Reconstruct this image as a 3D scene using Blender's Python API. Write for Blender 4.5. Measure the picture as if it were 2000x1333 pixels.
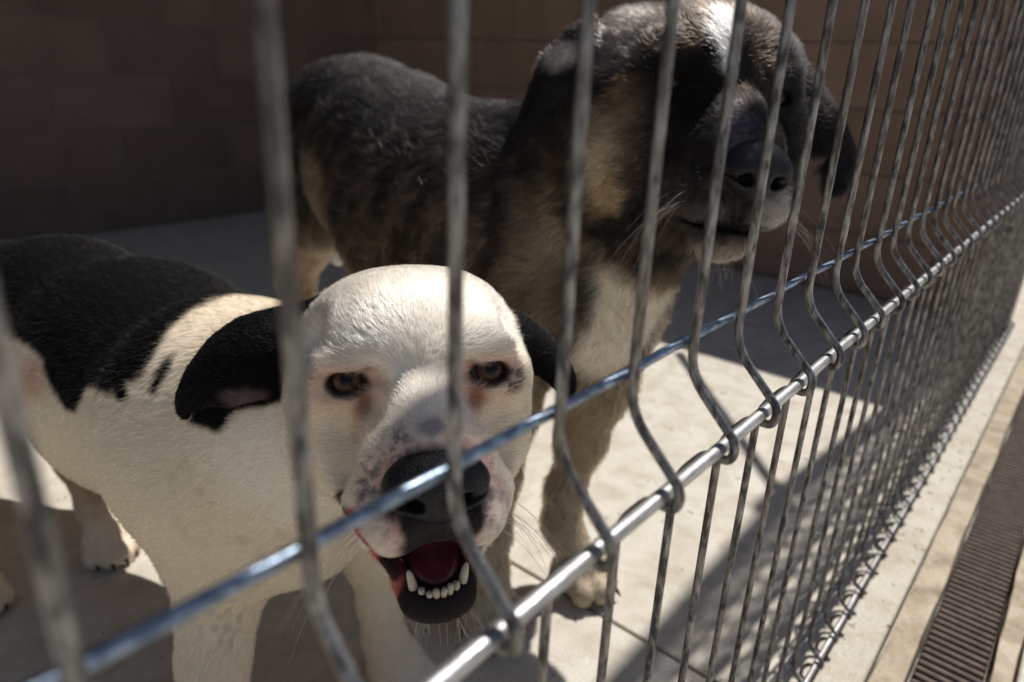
import bpy, bmesh, math, random
import numpy as np
from mathutils import Vector, Matrix

for o in list(bpy.data.objects): bpy.data.objects.remove(o)
scene = bpy.context.scene
COL = scene.collection
rng = np.random.default_rng(7)

# ------------------------------------------------------------------ camera
cam_d = bpy.data.cameras.new('camera'); cam = bpy.data.objects.new('camera', cam_d); COL.objects.link(cam)
CF = Vector((0.718664, 0.594989, -0.359876)); CR = Vector((0.647982, -0.760796, 0.036169)); CU = Vector((0.252272, 0.259187, 0.932299))
CP = Vector((-0.0251, -0.1235, 0.6102))
cam.matrix_world = Matrix(((CR.x, CU.x, -CF.x, CP.x), (CR.y, CU.y, -CF.y, CP.y), (CR.z, CU.z, -CF.z, CP.z), (0, 0, 0, 1)))
cam_d.sensor_width = 36.0; cam_d.lens = 1370.0 / 2000.0 * 36.0
cam_d.clip_start = 0.005; cam_d.clip_end = 2000
cam_d.dof.use_dof = True; cam_d.dof.focus_distance = 0.425; cam_d.dof.aperture_fstop = 5.6
cam_d.dof.aperture_blades = 9
scene.camera = cam

# ------------------------------------------------------------------ light
SUN_EL, SUN_AZ = math.radians(60), math.radians(-6.2)
sunv = Vector((math.cos(SUN_EL)*math.cos(SUN_AZ), math.cos(SUN_EL)*math.sin(SUN_AZ), math.sin(SUN_EL)))
world = bpy.data.worlds.new('World'); scene.world = world; world.use_nodes = True
wn = world.node_tree.nodes; wl = world.node_tree.links
bg = wn['Background']; sky = wn.new('ShaderNodeTexSky'); sky.sky_type = 'NISHITA'; sky.sun_disc = False
sky.sun_elevation = SUN_EL; sky.sun_rotation = math.pi/2 - SUN_AZ
wl.new(sky.outputs[0], bg.inputs[0]); bg.inputs[1].default_value = 0.052
sd = bpy.data.lights.new('sun', 'SUN'); sd.energy = 4.5; sd.angle = math.radians(0.53); sd.color = (1.0, 0.96, 0.90)
sun = bpy.data.objects.new('sun', sd); COL.objects.link(sun); sun.location = (4, -1, 6)
sun.rotation_euler = sunv.to_track_quat('Z', 'Y').to_euler()
vs = scene.view_settings; vs.view_transform = 'Standard'; vs.look = 'None'; vs.gamma = 1; vs.exposure = 0.2
scene.cycles.max_bounces = 8; scene.cycles.diffuse_bounces = 4; scene.cycles.glossy_bounces = 3
scene.cycles.transparent_max_bounces = 8
try:
    scene.cycles.use_denoising = True
    scene.cycles_curves.shape = 'RIBBONS'; scene.cycles_curves.subdivisions = 2
except Exception as e: print(e)

# ------------------------------------------------------------------ material helpers
class NT:
    def __init__(s, name):
        s.m = bpy.data.materials.new(name); s.m.use_nodes = True
        s.n = s.m.node_tree.nodes; s.l = s.m.node_tree.links; s.b = s.n['Principled BSDF']
    def new(s, t, **kw):
        nd = s.n.new(t)
        for k, v in kw.items(): setattr(nd, k, v)
        return nd
    def link(s, a, b): s.l.new(a, b)
    def noise(s, scale, detail=4, rough=.55, vec=None, dist=0):
        nd = s.new('ShaderNodeTexNoise'); nd.inputs['Scale'].default_value = scale
        nd.inputs['Detail'].default_value = detail; nd.inputs['Roughness'].default_value = rough
        nd.inputs['Distortion'].default_value = dist
        if vec is not None: s.link(vec, nd.inputs['Vector'])
        return nd.outputs['Fac']
    def ramp(s, fac, stops):
        r = s.new('ShaderNodeValToRGB'); e = r.color_ramp.elements
        while len(e) < len(stops): e.new(.5)
        for el, (p, c) in zip(e, stops):
            el.position = p; el.color = (*c, 1) if len(c) == 3 else c
        s.link(fac, r.inputs[0]); return r.outputs[0]
    def mix(s, fac, a, b, blend='MIX'):
        m = s.new('ShaderNodeMixRGB', blend_type=blend)
        for i, v in ((0, fac), (1, a), (2, b)):
            if isinstance(v, (int, float)): m.inputs[i].default_value = v
            elif isinstance(v, tuple): m.inputs[i].default_value = (*v, 1)
            else: s.link(v, m.inputs[i])
        return m.outputs[0]
    def bump(s, h, strength=.3, dist=.002):
        b = s.new('ShaderNodeBump'); b.inputs['Strength'].default_value = strength; b.inputs['Distance'].default_value = dist
        s.link(h, b.inputs['Height']); s.link(b.outputs[0], s.b.inputs['Normal'])
    def coord(s, out='Object', scale=None):
        t = s.new('ShaderNodeTexCoord').outputs[out]
        if scale:
            mp = s.new('ShaderNodeMapping'); mp.inputs['Scale'].default_value = scale; s.link(t, mp.inputs['Vector']); t = mp.outputs[0]
        return t
    def geo(s, scale=None):
        t = s.new('ShaderNodeNewGeometry').outputs['Position']
        if scale:
            mp = s.new('ShaderNodeMapping'); mp.inputs['Scale'].default_value = scale; s.link(t, mp.inputs['Vector']); t = mp.outputs[0]
        return t
    def set(s, **kw):
        for k, v in kw.items():
            k = k.replace('_', ' ')
            if isinstance(v, tuple): s.b.inputs[k].default_value = (*v, 1)
            elif isinstance(v, (int, float)): s.b.inputs[k].default_value = v
            else: s.link(v, s.b.inputs[k])
        return s

def concrete(name, c1, c2, stain, rough=.85):
    t = NT(name); g = t.geo()
    big = t.noise(3.2, 5, .6, g); mid = t.noise(22, 5, .6, g, .5); fine = t.noise(420, 3, .6, g)
    col = t.ramp(big, [(.3, c1), (.7, c2)])
    col = t.mix(t.ramp(mid, [(.42, (0, 0, 0)), (.70, (1, 1, 1))]), col, stain)
    col = t.mix(.35, col, t.ramp(fine, [(.3, (.25, .25, .25)), (.7, (.85, .85, .85))]), 'OVERLAY')
    spots = t.new('ShaderNodeTexVoronoi'); spots.inputs['Scale'].default_value = 34; t.link(g, spots.inputs['Vector'])
    sp = t.ramp(spots.outputs['Distance'], [(.05, (1, 1, 1)), (.11, (0, 0, 0))])
    gate = t.ramp(t.noise(9, 2, .5, g), [(.56, (0, 0, 0)), (.62, (1, 1, 1))])
    col = t.mix(t.mix(1.0, sp, gate, 'MULTIPLY'), col, tuple(v*.45 for v in stain))
    t.set(Base_Color=col, Roughness=rough); t.bump(t.mix(.4, fine, mid), .35, .0012)
    return t.m
M = {}
M['floor'] = concrete('floor_concrete', (.50, .46, .40), (.57, .53, .465), (.40, .355, .29))
M['ground'] = concrete('ground_concrete', (.44, .40, .34), (.52, .475, .41), (.38, .33, .26))
M['kerb'] = concrete('kerb_concrete', (.36, .30, .22), (.45, .385, .29), (.22, .17, .11), .9)
M['joint'] = concrete('joint_grout', (.20, .165, .11), (.25, .20, .14), (.13, .10, .07), .95)
t = NT('grate_rust'); g = t.geo()
t.set(Base_Color=t.ramp(t.noise(60, 5, .6, g), [(.3, (.060, .040, .033)), (.7, (.135, .092, .074))]), Roughness=.75, Metallic=.15); t.bump(t.noise(300, 3, .5, g), .3, .001); M['grate'] = t.m
t = NT('drain_dark'); t.set(Base_Color=(.025, .02, .018), Roughness=.8); M['dark'] = t.m
def block_mat(name, c1, c2):
    t = NT(name); g = t.geo(); oi = t.new('ShaderNodeObjectInfo').outputs['Random']
    n1 = t.noise(7, 5, .6, g); n2 = t.noise(160, 4, .6, g)
    col = t.ramp(n1, [(.3, c1), (.7, c2)])
    col = t.mix(.5, col, t.ramp(oi, [(0, (.36, .36, .36)), (1, (.62, .6, .58))]), 'OVERLAY')
    col = t.mix(.25, col, t.ramp(n2, [(.3, (.2, .2, .2)), (.7, (.8, .8, .8))]), 'OVERLAY')
    t.set(Base_Color=col, Roughness=.9); t.bump(n2, .5, .002); return t.m
M['block'] = block_mat('block_brown', (.145, .098, .077), (.20, .138, .110)); M['block_bounce'] = block_mat('block_bounce', (.25, .165, .118), (.34, .225, .165))  # second one is a lighter copy for the side wall, floor bounce painted in
t = NT('mortar'); t.set(Base_Color=t.ramp(t.noise(90, 4, .6, t.geo()), [(.3, (.165, .128, .106)), (.7, (.225, .178, .15))]), Roughness=.95); M['mortar'] = t.m
t = NT('roof_sheet'); t.set(Base_Color=t.ramp(t.noise(4, 4, .5, t.geo()), [(.3, (.10, .09, .085)), (.7, (.15, .135, .125))]), Roughness=.8); M['roof'] = t.m
def wire_mat(name, dark, lite, metal, rough, twist):
    t = NT(name); g = t.geo(twist); g.node.inputs['Rotation'].default_value = (.45, .62, .2)
    n = t.noise(1, 3, .6, g, .3); n2 = t.noise(900, 2, .5, t.geo())
    big = t.noise(14, 4, .6, t.geo())
    col = t.ramp(n, [(.38, dark), (.62, lite)])
    col = t.mix(t.ramp(big, [(.45, (0, 0, 0)), (.75, (.6, .6, .6))]), col, tuple(.55*a+.45*b for a, b in zip(dark, (.24, .17, .11))))
    t.set(Base_Color=col, Metallic=metal, Roughness=t.ramp(n, [(.3, (rough+.15,)*3), (.7, (rough-.06,)*3)]))
    t.bump(t.mix(.25, n, n2), .6, .0009); return t.m
M['wire'] = wire_mat('wire_galvanised', (.062, .061, .062), (.30, .295, .29), .8, .40, (260, 260, 80))
M['rod'] = wire_mat('rod_galvanised', (.30, .30, .305), (.54, .54, .545), .85, .44, (60, 300, 300))
M['cross'] = wire_mat('cross_wire_sky_blue', (.13, .17, .24), (.34, .42, .53), .9, .36, (170, 300, 300))  # galvanised wire with the blue sky reflection painted into its base colour

# ------------------------------------------------------------------ mesh helpers
def mesh_obj(name, verts, faces, mat, parent=None, smooth=False):
    me = bpy.data.meshes.new(name); me.from_pydata([tuple(v) for v in verts], [], [tuple(f) for f in faces]); me.update()
    if mat: me.materials.append(mat)
    if smooth: me.polygons.foreach_set('use_smooth', [True]*len(me.polygons))
    o = bpy.data.objects.new(name, me); COL.objects.link(o)
    if parent: o.parent = parent
    return o
def box_mesh(name, size, mat, bevel=0.0):
    bm = bmesh.new(); bmesh.ops.create_cube(bm, size=1); bmesh.ops.scale(bm, vec=size, verts=bm.verts)
    if bevel: bmesh.ops.bevel(bm, geom=bm.edges[:], offset=bevel, segments=1, affect='EDGES')
    me = bpy.data.meshes.new(name); bm.to_mesh(me); bm.free(); me.materials.append(mat); return me
def put(name, me, loc, parent=None, rot=None):
    o = bpy.data.objects.new(name, me); COL.objects.link(o); o.location = loc
    if rot: o.rotation_euler = rot
    if parent: o.parent = parent
    return o
def empty(name, loc=(0, 0, 0)):
    o = bpy.data.objects.new(name, None); COL.objects.link(o); o.location = loc; o.empty_display_size = .05; return o
def tag(o, label=None, cat=None, group=None, kind=None):
    if label: o['label'] = label
    if cat: o['category'] = cat
    if group: o['group'] = group
    if kind: o['kind'] = kind
    return o
def tube(path, rad, seg=10, closed_ends=True):
    P = [Vector(p) for p in path]; V = []; Fc = []
    t0 = (P[1]-P[0]).normalized(); ref = Vector((1, 0, 0)) if abs(t0.x) < .9 else Vector((0, 0, 1))
    u = (ref - t0*ref.dot(t0)).normalized()
    for i, p in enumerate(P):
        t = (P[min(i+1, len(P)-1)] - P[max(i-1, 0)]).normalized()
        u = (u - t*u.dot(t)).normalized(); v = t.cross(u)
        for k in range(seg):
            a = 2*math.pi*k/seg; V.append(p + (u*math.cos(a)+v*math.sin(a))*(rad[i] if isinstance(rad, (list, tuple)) else rad))
    for i in range(len(P)-1):
        for k in range(seg):
            a = i*seg+k; b = i*seg+(k+1) % seg; Fc.append((a, b, b+seg, a+seg))
    if closed_ends:
        Fc.append(tuple(range(seg))[::-1]); Fc.append(tuple((len(P)-1)*seg+k for k in range(seg)))
    return V, Fc
def fillet(pts, rads, n=6):
    out = [Vector(pts[0])]
    for i in range(1, len(pts)-1):
        p, a, b = Vector(pts[i]), Vector(pts[i-1]), Vector(pts[i+1]); r = rads[i]
        da, db = (a-p), (b-p); L = min(r, da.length*.48, db.length*.48)
        A = p+da.normalized()*L; B = p+db.normalized()*L
        for k in range(n+1):
            s = k/n; out.append(A*(1-s)**2 + p*2*s*(1-s) + B*s*s)
    out.append(Vector(pts[-1])); return out

# ------------------------------------------------------------------ setting
XR, YB = 2.25, 2.64             # right wall plane, back wall plane
gm = mesh_obj('ground', [(-300, -300, -.03), (300, -300, -.03), (300, 300, -.03), (-300, 300, -.03)], [(0, 1, 2, 3)], M['ground']); tag(gm, kind='structure')
# kennel floor: bedding sheet plus slabs with open joints
fl = mesh_obj('kennel_floor', [(-2.6, -.012, -.006), (XR, -.012, -.006), (XR, YB, -.006), (-2.6, YB, -.006)], [(0, 1, 2, 3)], M['joint']); tag(fl, kind='structure')
jx = [-2.6, -1.80, -.615, .571, 1.757, XR]; jy = [-.012, 1.46, YB]
for i in range(len(jx)-1):
    for j in range(2):
        w, h = jx[i+1]-jx[i]-.005, jy[j+1]-jy[j]-.005
        put('slab', box_mesh('slab', (w, h, .02), M['floor'], .0012), ((jx[i]+jx[i+1])/2, (jy[j]+jy[j+1])/2, -.010), fl)
st = put('concrete_path', box_mesh('concrete_path', (8, .043, .06), M['ground'], .002), (1.0, -.0345, -.031)); tag(st, kind='structure')
st2 = put('outer_path', box_mesh('outer_path', (8, 3.0, .06), M['floor'], .002), (1.0, -1.685, -.031)); tag(st2, kind='structure')
# drain channel
dr = empty('drain_channel', (1.0, -.125, -.03)); tag(dr, 'rusty brown slotted drain grating set between two worn concrete kerbs outside the fence', 'drain')
def kerb(y0, y1):
    n = 160; V = []; Fc = []
    for i in range(n+1):
        x = -.6+3.6*i/n; j = [.0016*math.sin(x*23+q*2.1)*math.sin(x*7.3+q)+random.uniform(-.0004, .0004) for q in range(4)]
        V += [(x, y0+j[0], -.028), (x, y0+.003+j[1], .004+j[2]), (x, y1-.003+j[3], .004+j[1]), (x, y1+j[2], -.028)]
    for i in range(n):
        for k in range(3): a = i*4+k; Fc.append((a, a+1, a+5, a+4))
    return V, Fc
random.seed(3)
for a, b in ((-.0925, -.0575), (-.184, -.158)):
    V, Fc = kerb(a, b); k = mesh_obj('kerb', V, Fc, M['kerb'], None); k.parent = dr; k.matrix_parent_inverse = dr.matrix_world.inverted() if False else Matrix.Translation((-1.0, .125, .03))
bt = mesh_obj('channel_bed', [(-.6, -.158, -.029), (3, -.158, -.029), (3, -.0925, -.029), (-.6, -.0925, -.029)], [(0, 1, 2, 3)], M['dark']); bt.parent = dr; bt.matrix_parent_inverse = Matrix.Translation((-1.0, .125, .03))
bm_ = box_mesh('grate_bar', (.0075, .062, .010), M['grate'], .0015)
for i in range(150):
    x = .45 + i*.0125
    b = put('grate_bar', bm_, (x-1.0, -.0003, .023), dr, (0, 0, random.uniform(-.01, .01)))
for y in (-.028, 0.0, .028):
    put('grate_rail', box_mesh('grate_rail', (1.92, .005, .006), M['grate'], .001), (.39, y, .0155), dr)

# block walls
def block_wall(name, label, origin, along, outward, length, height, thick, offs, mat):
    """origin: bottom corner of the visible face, along: unit vector, outward: face normal"""
    ox, oy = origin; w = empty(name, (ox, oy, 0)); tag(w, label, 'wall')
    A = Vector((*along, 0)); N = Vector((*outward, 0))
    c = A*(length/2) - N*(thick/2+.004) + Vector((0, 0, height/2))
    sz = (length, thick, height) if abs(along[0]) > .5 else (thick, length, height)
    put('mortar_core', box_mesh('mortar_core', sz, M['mortar']), c, w)
    H, L, gp = .178, .40, .007; cache = {}
    row = 0; z = .012
    while z + .02 < height:
        hh = min(H-gp, height-z-.002); x = -offs - (L/2 if row % 2 else 0)
        while x < length:
            a = max(x, 0); b = min(x+L-gp, length)
            if b-a > .03:
                key = (round(b-a, 3), round(hh, 3))
                if key not in cache:
                    s = (key[0], .02, key[1]) if abs(along[0]) > .5 else (.02, key[0], key[1])
                    cache[key] = box_mesh('block', s, mat, .0022)
                p = A*((a+b)/2) + N*(-.0098 + random.uniform(-.0012, .0012)) + Vector((0, 0, z+hh/2))
                put('block', cache[key], p, w)
            x += L
        z += H; row += 1
    return w
block_wall('back_wall', 'dark brown block wall across the back of the kennel behind the dogs', (-2.6, YB), (1, 0), (0, -1), XR+2.7, 2.25, .15, .13, M['block'])
block_wall('side_wall', 'brown block wall closing the right end of the kennel behind the big dog', (XR, 0.03), (0, 1), (-1, 0), YB-.02, 1.40, .15, .21, M['block_bounce'])
rf = put('roof', box_mesh('roof', (7.5, 2.2, .05), M['roof'], .004), (1.2, 2.25, 2.30)); tag(rf, kind='structure')

# ------------------------------------------------------------------ fence
fence = empty('wire_fence', (0, 0, 0)); tag(fence, 'galvanised steel wire mesh fence with hooked folds in front of the dogs', 'fence')
WR, BR = .0022, .0031
FH = 2.25
def fold_pts(zt, k=1.0):
    """wire path through one outward hook fold; zt = height of the cross wire above it"""
    yb, zb = (-.0238+.004)*k, zt-.0445*k          # rod centre
    o = BR+WR
    return [((0, 0, zt-.014*k), .012), ((0, yb-o*1.25, zb+.004), .006), ((0, yb-o*1.0, zb-o*1.1), .005), ((0, yb+o*1.2, zb-o*.9), .006), ((0, 0, zb-.023*k), .014)], (yb, zb)
folds = [.50, .048, 1.02, 1.54, 2.06]
pts = [((0, 0, FH), 0)]; rods = []
for zt in sorted(folds, reverse=True):
    f_, rb = fold_pts(zt, .62 if zt < .1 else 1.0); pts += f_; rods.append(rb)
pts.append(((0, 0, -.004), 0))
path = fillet([p for p, r in pts], [r for p, r in pts], 5)
V, Fc = tube(path, WR, 10)
wm = bpy.data.meshes.new('vertical_wire'); wm.from_pydata(V, [], Fc); wm.materials.append(M['wire']); wm.polygons.foreach_set('use_smooth', [True]*len(wm.polygons))
for i in range(-16, 45):
    put('vertical_wire', wm, (i*.05 + random.uniform(-.0012, .0012), random.uniform(-.0006, .0006), 0), fence, (0, random.uniform(-.0028, .0028), 0))
def hor(name, y, z, r, mat, x0=-.83, x1=2.235, wob=.0004):
    n = 60; P = [(x0+(x1-x0)*k/n, y+random.uniform(-wob, wob), z+random.uniform(-wob, wob)) for k in range(n+1)]
    V, Fc = tube(P, r, 12); return mesh_obj(name, V, Fc, mat, fence, True)
for zt in folds: hor('cross_wire', WR*2-.0002, zt, WR, M['cross'])
for yb, zb in rods: hor('rod', yb, zb, BR, M['rod'])
hor('top_rail', .0, FH, .018, M['rod'])
V, Fc = tube([(2.235, .012, 0), (2.235, .012, FH+.03)], .02, 14); mesh_obj('post', V, Fc, M['rod'], fence, True)
V, Fc = tube([(1.90, .012, 1.66), (2.24, .47, 1.43)], .011, 12); mesh_obj('corner_brace', V, Fc, M['rod'], fence, True)

# loose grit and straw crumbs lying on the floor
random.seed(11); V = []; Fc = []
for i in range(345):
    if i < 300: x, y, z = random.uniform(-.3, 1.5), random.uniform(.02, 1.5), .0006
    else: x, y, z = random.uniform(.3, 2.1), random.uniform(-.055, -.014), -.0004
    L, wd_, a = random.choice([(.0012, .0009), (.0016, .0012), (.005, .0006), (.007, .0005)])+(random.uniform(0, 6.28),)
    ca, sa = math.cos(a), math.sin(a); b = len(V)
    for zz, k in ((z-.001, 1.0), (z+wd_*.8, .6)):
        for u_, v_ in ((-1, -1), (1, -1), (1, 1), (-1, 1)): V.append((x+(u_*L*ca-v_*wd_*sa)*k, y+(u_*L*sa+v_*wd_*ca)*k, zz))
    Fc += [(b+4, b+5, b+6, b+7)]+[(b+q, b+(q+1) % 4, b+4+(q+1) % 4, b+4+q) for q in range(4)]
t = NT('grit_straw'); t.set(Base_Color=t.ramp(t.noise(40, 2, .5, t.geo()), [(.35, (.10, .075, .05)), (.65, (.34, .27, .16))]), Roughness=.9); M['grit'] = t.m
gr = mesh_obj('grit', V, Fc, M['grit']); tag(gr, 'scattered grit and straw crumbs on the concrete floor', 'grit', kind='stuff')

# ------------------------------------------------------------------ implicit-surface modelling
def npv(*a): return np.array(a, dtype=np.float64)
TAB = np.random.default_rng(99).random(65536).astype(np.float32)
def vnoise(p, scale, seed=0):
    q = (p*scale).astype(np.float32); i = np.floor(q).astype(np.int32); f = q-i; f = f*f*(3-2*f); gx, gy, gz = 1-f[:, 0], 1-f[:, 1], 1-f[:, 2]
    b = i[:, 0]*7919+i[:, 1]*15731+i[:, 2]*4463+seed*1237; T = lambda o: TAB[(b+o) & 65535]
    a0 = T(0)*gz+T(4463)*f[:, 2]; a1 = T(15731)*gz+T(20194)*f[:, 2]; a2 = T(7919)*gz+T(12382)*f[:, 2]; a3 = T(23650)*gz+T(28113)*f[:, 2]
    return (a0*gy+a1*f[:, 1])*gx+(a2*gy+a3*f[:, 1])*f[:, 0]
def fbm(p, scale, seed=0, oct=3):
    r = 0; a = 1; s = 0
    for k in range(oct): r = r + a*vnoise(p, scale*2**k, seed+k); s += a; a *= .5
    return r/s
def sstep(a, b, x):
    t = np.clip((x-a)/(b-a), 0, 1); return t*t*(3-2*t)
def smin(a, b, k):
    h = np.clip(k-np.abs(a-b), 0, None)/k; return np.minimum(a, b)-h*h*k*.25

class Shape:
    """a signed distance field put together from tapered limbs, ellipsoids and thin flaps"""
    def __init__(s): s.ops = []
    def add(s, fn, lo, hi, k=.02, sub=False): s.ops.append((fn, np.array(lo), np.array(hi), k, sub)); return s
    def cone(s, a, b, ra, rb, k=.02, sub=False):
        a, b = npv(*a), npv(*b); ab = b-a; L2 = ab@ab
        def fn(p):
            t = np.clip(((p-a)@ab)/L2, 0, 1)
            return np.linalg.norm(p-a-t[:, None]*ab, axis=1)-(ra+(rb-ra)*t)
        m = max(ra, rb); return s.add(fn, np.minimum(a, b)-m, np.maximum(a, b)+m, k, sub)
    def chain(s, pts, k=.02):
        for (a, ra), (b, rb) in zip(pts[:-1], pts[1:]): s.cone(a, b, ra, rb, k)
        return s
    def ell(s, c, r, k=.02, R=None, sub=False):
        c, r = npv(*c), npv(*r)
        def fn(p):
            q = p-c
            if R is not None: q = q@R
            k0 = np.linalg.norm(q/r, axis=1); k1 = np.linalg.norm(q/(r*r), axis=1)+1e-9
            return k0*(k0-1)/k1
        m = r.max() if R is not None else r
        return s.add(fn, c-m, c+m, k, sub)
    def flap(s, poly, t, k=.006, bow=0.0, toward=None, rnd=.003):
        """thin flap from a 3-D outline"""
        P = np.array(poly, float); c = P.mean(0); u_, sv, vt = np.linalg.svd(P-c); R = vt.T
        n = R[:, 2]
        if toward is not None and (npv(*toward)-c)@n < 0: R = R.copy(); R[:, 2] *= -1
        Q = (P-c)@R; q2 = Q[:, :2]; ext = np.abs(q2).max(0)
        def fn(p):
            q = (p-c)@R; x = q[:, :2]
            # height of the flap through its outline (inverse-distance) plus a bow
            w = 1/(((x[:, None, :]-q2[None])**2).sum(2)+2e-4); h = (w*Q[:, 2]).sum(1)/w.sum(1)
            h = h + bow*(1-np.clip((x[:, 0]/ext[0])**2+(x[:, 1]/ext[1])**2, 0, 1))
            d = np.full(len(p), 1e9); inside = np.zeros(len(p), bool)
            for i in range(len(q2)):
                a = q2[i]; b = q2[(i+1) % len(q2)]; e = b-a; v = x-a
                tt = np.clip((v@e)/(e@e), 0, 1); d = np.minimum(d, np.linalg.norm(v-tt[:, None]*e, axis=1))
                cnd = ((a[1] <= x[:, 1]) != (b[1] <= x[:, 1]))
                with np.errstate(divide='ignore', invalid='ignore'):
                    xi = a[0]+(x[:, 1]-a[1])*(b[0]-a[0])/(b[1]-a[1]+1e-12)
                inside ^= cnd & (x[:, 0] < xi)
            d2 = np.where(inside, -d, d)+rnd; dz = np.abs(q[:, 2]-h)-t+rnd
            return np.minimum(np.maximum(d2, dz), 0)+np.sqrt(np.clip(d2, 0, None)**2+np.clip(dz, 0, None)**2)-rnd
        return s.add(fn, P.min(0)-.02, P.max(0)+.02, k)
    def local(s, R, t):
        return Local(s, R, t)
    def ev(s, p):
        f = np.full(len(p), .06)
        for fn, lo, hi, k, sub in s.ops:
            m = np.all((p > lo-k-.03) & (p < hi+k+.03), axis=1)
            if not m.any(): continue
            d = fn(p[m])
            f[m] = -smin(-f[m], d, k) if sub else smin(f[m], d, k)
        return f
    def grid(s, axes):
        X, Y, Z = axes; f = np.full((len(X), len(Y), len(Z)), .06, np.float32)
        for fn, lo, hi, k, sub in s.ops:
            mg = k+.022
            sl = tuple(slice(max(np.searchsorted(A, l-mg)-1, 0), np.searchsorted(A, h+mg)+1) for A, l, h in zip(axes, lo, hi))
            xs, ys, zs = (A[q] for A, q in zip(axes, sl))
            if min(len(xs), len(ys), len(zs)) == 0: continue
            g = np.stack(np.meshgrid(xs, ys, zs, indexing='ij'), -1); sh = g.shape[:3]
            g = g.reshape(-1, 3); out = np.empty(len(g), np.float32)
            for i in range(0, len(g), 400000): out[i:i+400000] = fn(g[i:i+400000])
            d = out.reshape(sh); o = f[sl]
            f[sl] = -smin(-o, d, k) if sub else smin(o, d, k)
        return f
    def grad(s, p, e=.0006):
        b = s.ev(p); return np.stack([s.ev(p+npv(*v)*e)-b for v in ((1, 0, 0), (0, 1, 0), (0, 0, 1))], 1)/e, b
    def mesh(s, axes, relax=2, project=2, maxstep=.002):
        f = s.grid(axes); X, Y, Z = axes
        neg = f < 0
        cs = sum(neg[i:neg.shape[0]-1+i, j:neg.shape[1]-1+j, k:neg.shape[2]-1+k].astype(np.int8) for i in (0, 1) for j in (0, 1) for k in (0, 1))
        act = (cs > 0) & (cs < 8); ids = np.full(act.shape, -1, np.int64); I = np.argwhere(act); ids[act] = np.arange(len(I))
        acc = np.zeros((len(I), 3)); cnt = np.zeros(len(I))
        co = [A for A in axes]
        for ax in range(3):
            o1, o2 = [a for a in range(3) if a != ax]
            for d1 in (0, 1):
                for d2 in (0, 1):
                    a = I.copy(); a[:, o1] += d1; a[:, o2] += d2; b = a.copy(); b[:, ax] += 1
                    fa = f[tuple(a.T)]; fb = f[tuple(b.T)]; m = (fa < 0) != (fb < 0)
                    t = np.where(m, fa/np.where(m, fa-fb, 1), 0)
                    pa = np.stack([co[c][a[:, c]] for c in range(3)], 1); pb = np.stack([co[c][b[:, c]] for c in range(3)], 1)
                    acc += np.where(m[:, None], pa+(pb-pa)*t[:, None], 0); cnt += m
        P = acc/cnt[:, None]
        quads = []
        for ax in range(3):
            o1, o2 = [a for a in range(3) if a != ax]
            sl0 = [slice(None)]*3; sl1 = [slice(None)]*3; sl0[ax] = slice(0, -1); sl1[ax] = slice(1, None)
            ch = neg[tuple(sl0)] != neg[tuple(sl1)]; E = np.argwhere(ch)
            ok = (E[:, o1] > 0) & (E[:, o2] > 0) & (E[:, o1] < act.shape[o1]) & (E[:, o2] < act.shape[o2]); E = E[ok]
            def cid(a1, a2):
                c = E.copy(); c[:, o1] -= a1; c[:, o2] -= a2; return ids[tuple(c.T)]
            q = np.stack([cid(1, 1), cid(0, 1), cid(0, 0), cid(1, 0)], 1)
            fl = neg[tuple(E.T)]
            if ax == 1: fl = ~fl
            q[~fl] = q[~fl][:, ::-1]; quads.append(q)
        Q = np.concatenate(quads)
        e = np.concatenate([Q[:, [0, 1]], Q[:, [1, 2]], Q[:, [2, 3]], Q[:, [3, 0]]]); n = len(P)
        for it in range(relax):
            sm = np.zeros((n, 3)); c = np.zeros(n)
            for a, b in ((0, 1), (1, 0)):
                for ax in range(3): sm[:, ax] += np.bincount(e[:, a], P[e[:, b], ax], n)
                c += np.bincount(e[:, a], minlength=n)
            P = .5*P+.5*sm/c[:, None]
        for it in range(project):
            g, d = s.grad(P); gn = np.clip((g*g).sum(1), .25, None)
            st = g*(d/gn)[:, None]; L = np.linalg.norm(st, axis=1); st *= np.minimum(1, maxstep/np.maximum(L, 1e-9))[:, None]; P = P-.8*st
        fn_ = np.cross(P[Q[:, 2]]-P[Q[:, 0]], P[Q[:, 3]]-P[Q[:, 1]]); N = np.zeros((n, 3))
        for cc in range(4):
            for ax in range(3): N[:, ax] += np.bincount(Q[:, cc], fn_[:, ax], n)
        N /= np.linalg.norm(N, axis=1)[:, None]+1e-12
        tst = np.linspace(0, n-1, 400).astype(int)
        if (s.ev(P[tst]+N[tst]*.002)-s.ev(P[tst]-N[tst]*.002)).mean() < 0: N = -N; Q = Q[:, ::-1].copy(); print('flipped')
        return P, Q, N
class Local:
    def __init__(s, sh, R, t): s.s, s.R, s.t = sh, np.array(R), np.array(t)
    def w(s, p): return s.R@npv(*p)+s.t
    def cone(s, a, b, ra, rb, k=.02, mir=False, sub=False):
        s.s.cone(s.w(a), s.w(b), ra, rb, k, sub)
        if mir: s.s.cone(s.w((-a[0], a[1], a[2])), s.w((-b[0], b[1], b[2])), ra, rb, k, sub)
        return s
    def ell(s, c, r, k=.02, mir=False, pitch=0, roll=0, sub=False):
        for sg in ((1, -1) if mir else (1,)):
            cp, sp = math.cos(pitch), math.sin(pitch); cr, sr = math.cos(roll*sg), math.sin(roll*sg)
            Rp = np.array([[1, 0, 0], [0, cp, -sp], [0, sp, cp]])@np.array([[cr, 0, sr], [0, 1, 0], [-sr, 0, cr]])
            s.s.ell(s.w((c[0]*sg, c[1], c[2])), r, k, s.R@Rp, sub)
        return s
def axis(lo, hi, fine, coarse, ranges):
    out = [lo]; 
    while out[-1] < hi:
        x = out[-1]; out.append(x+(fine if any(a <= x <= b for a, b in ranges) else coarse))
    return np.array(out)
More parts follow.
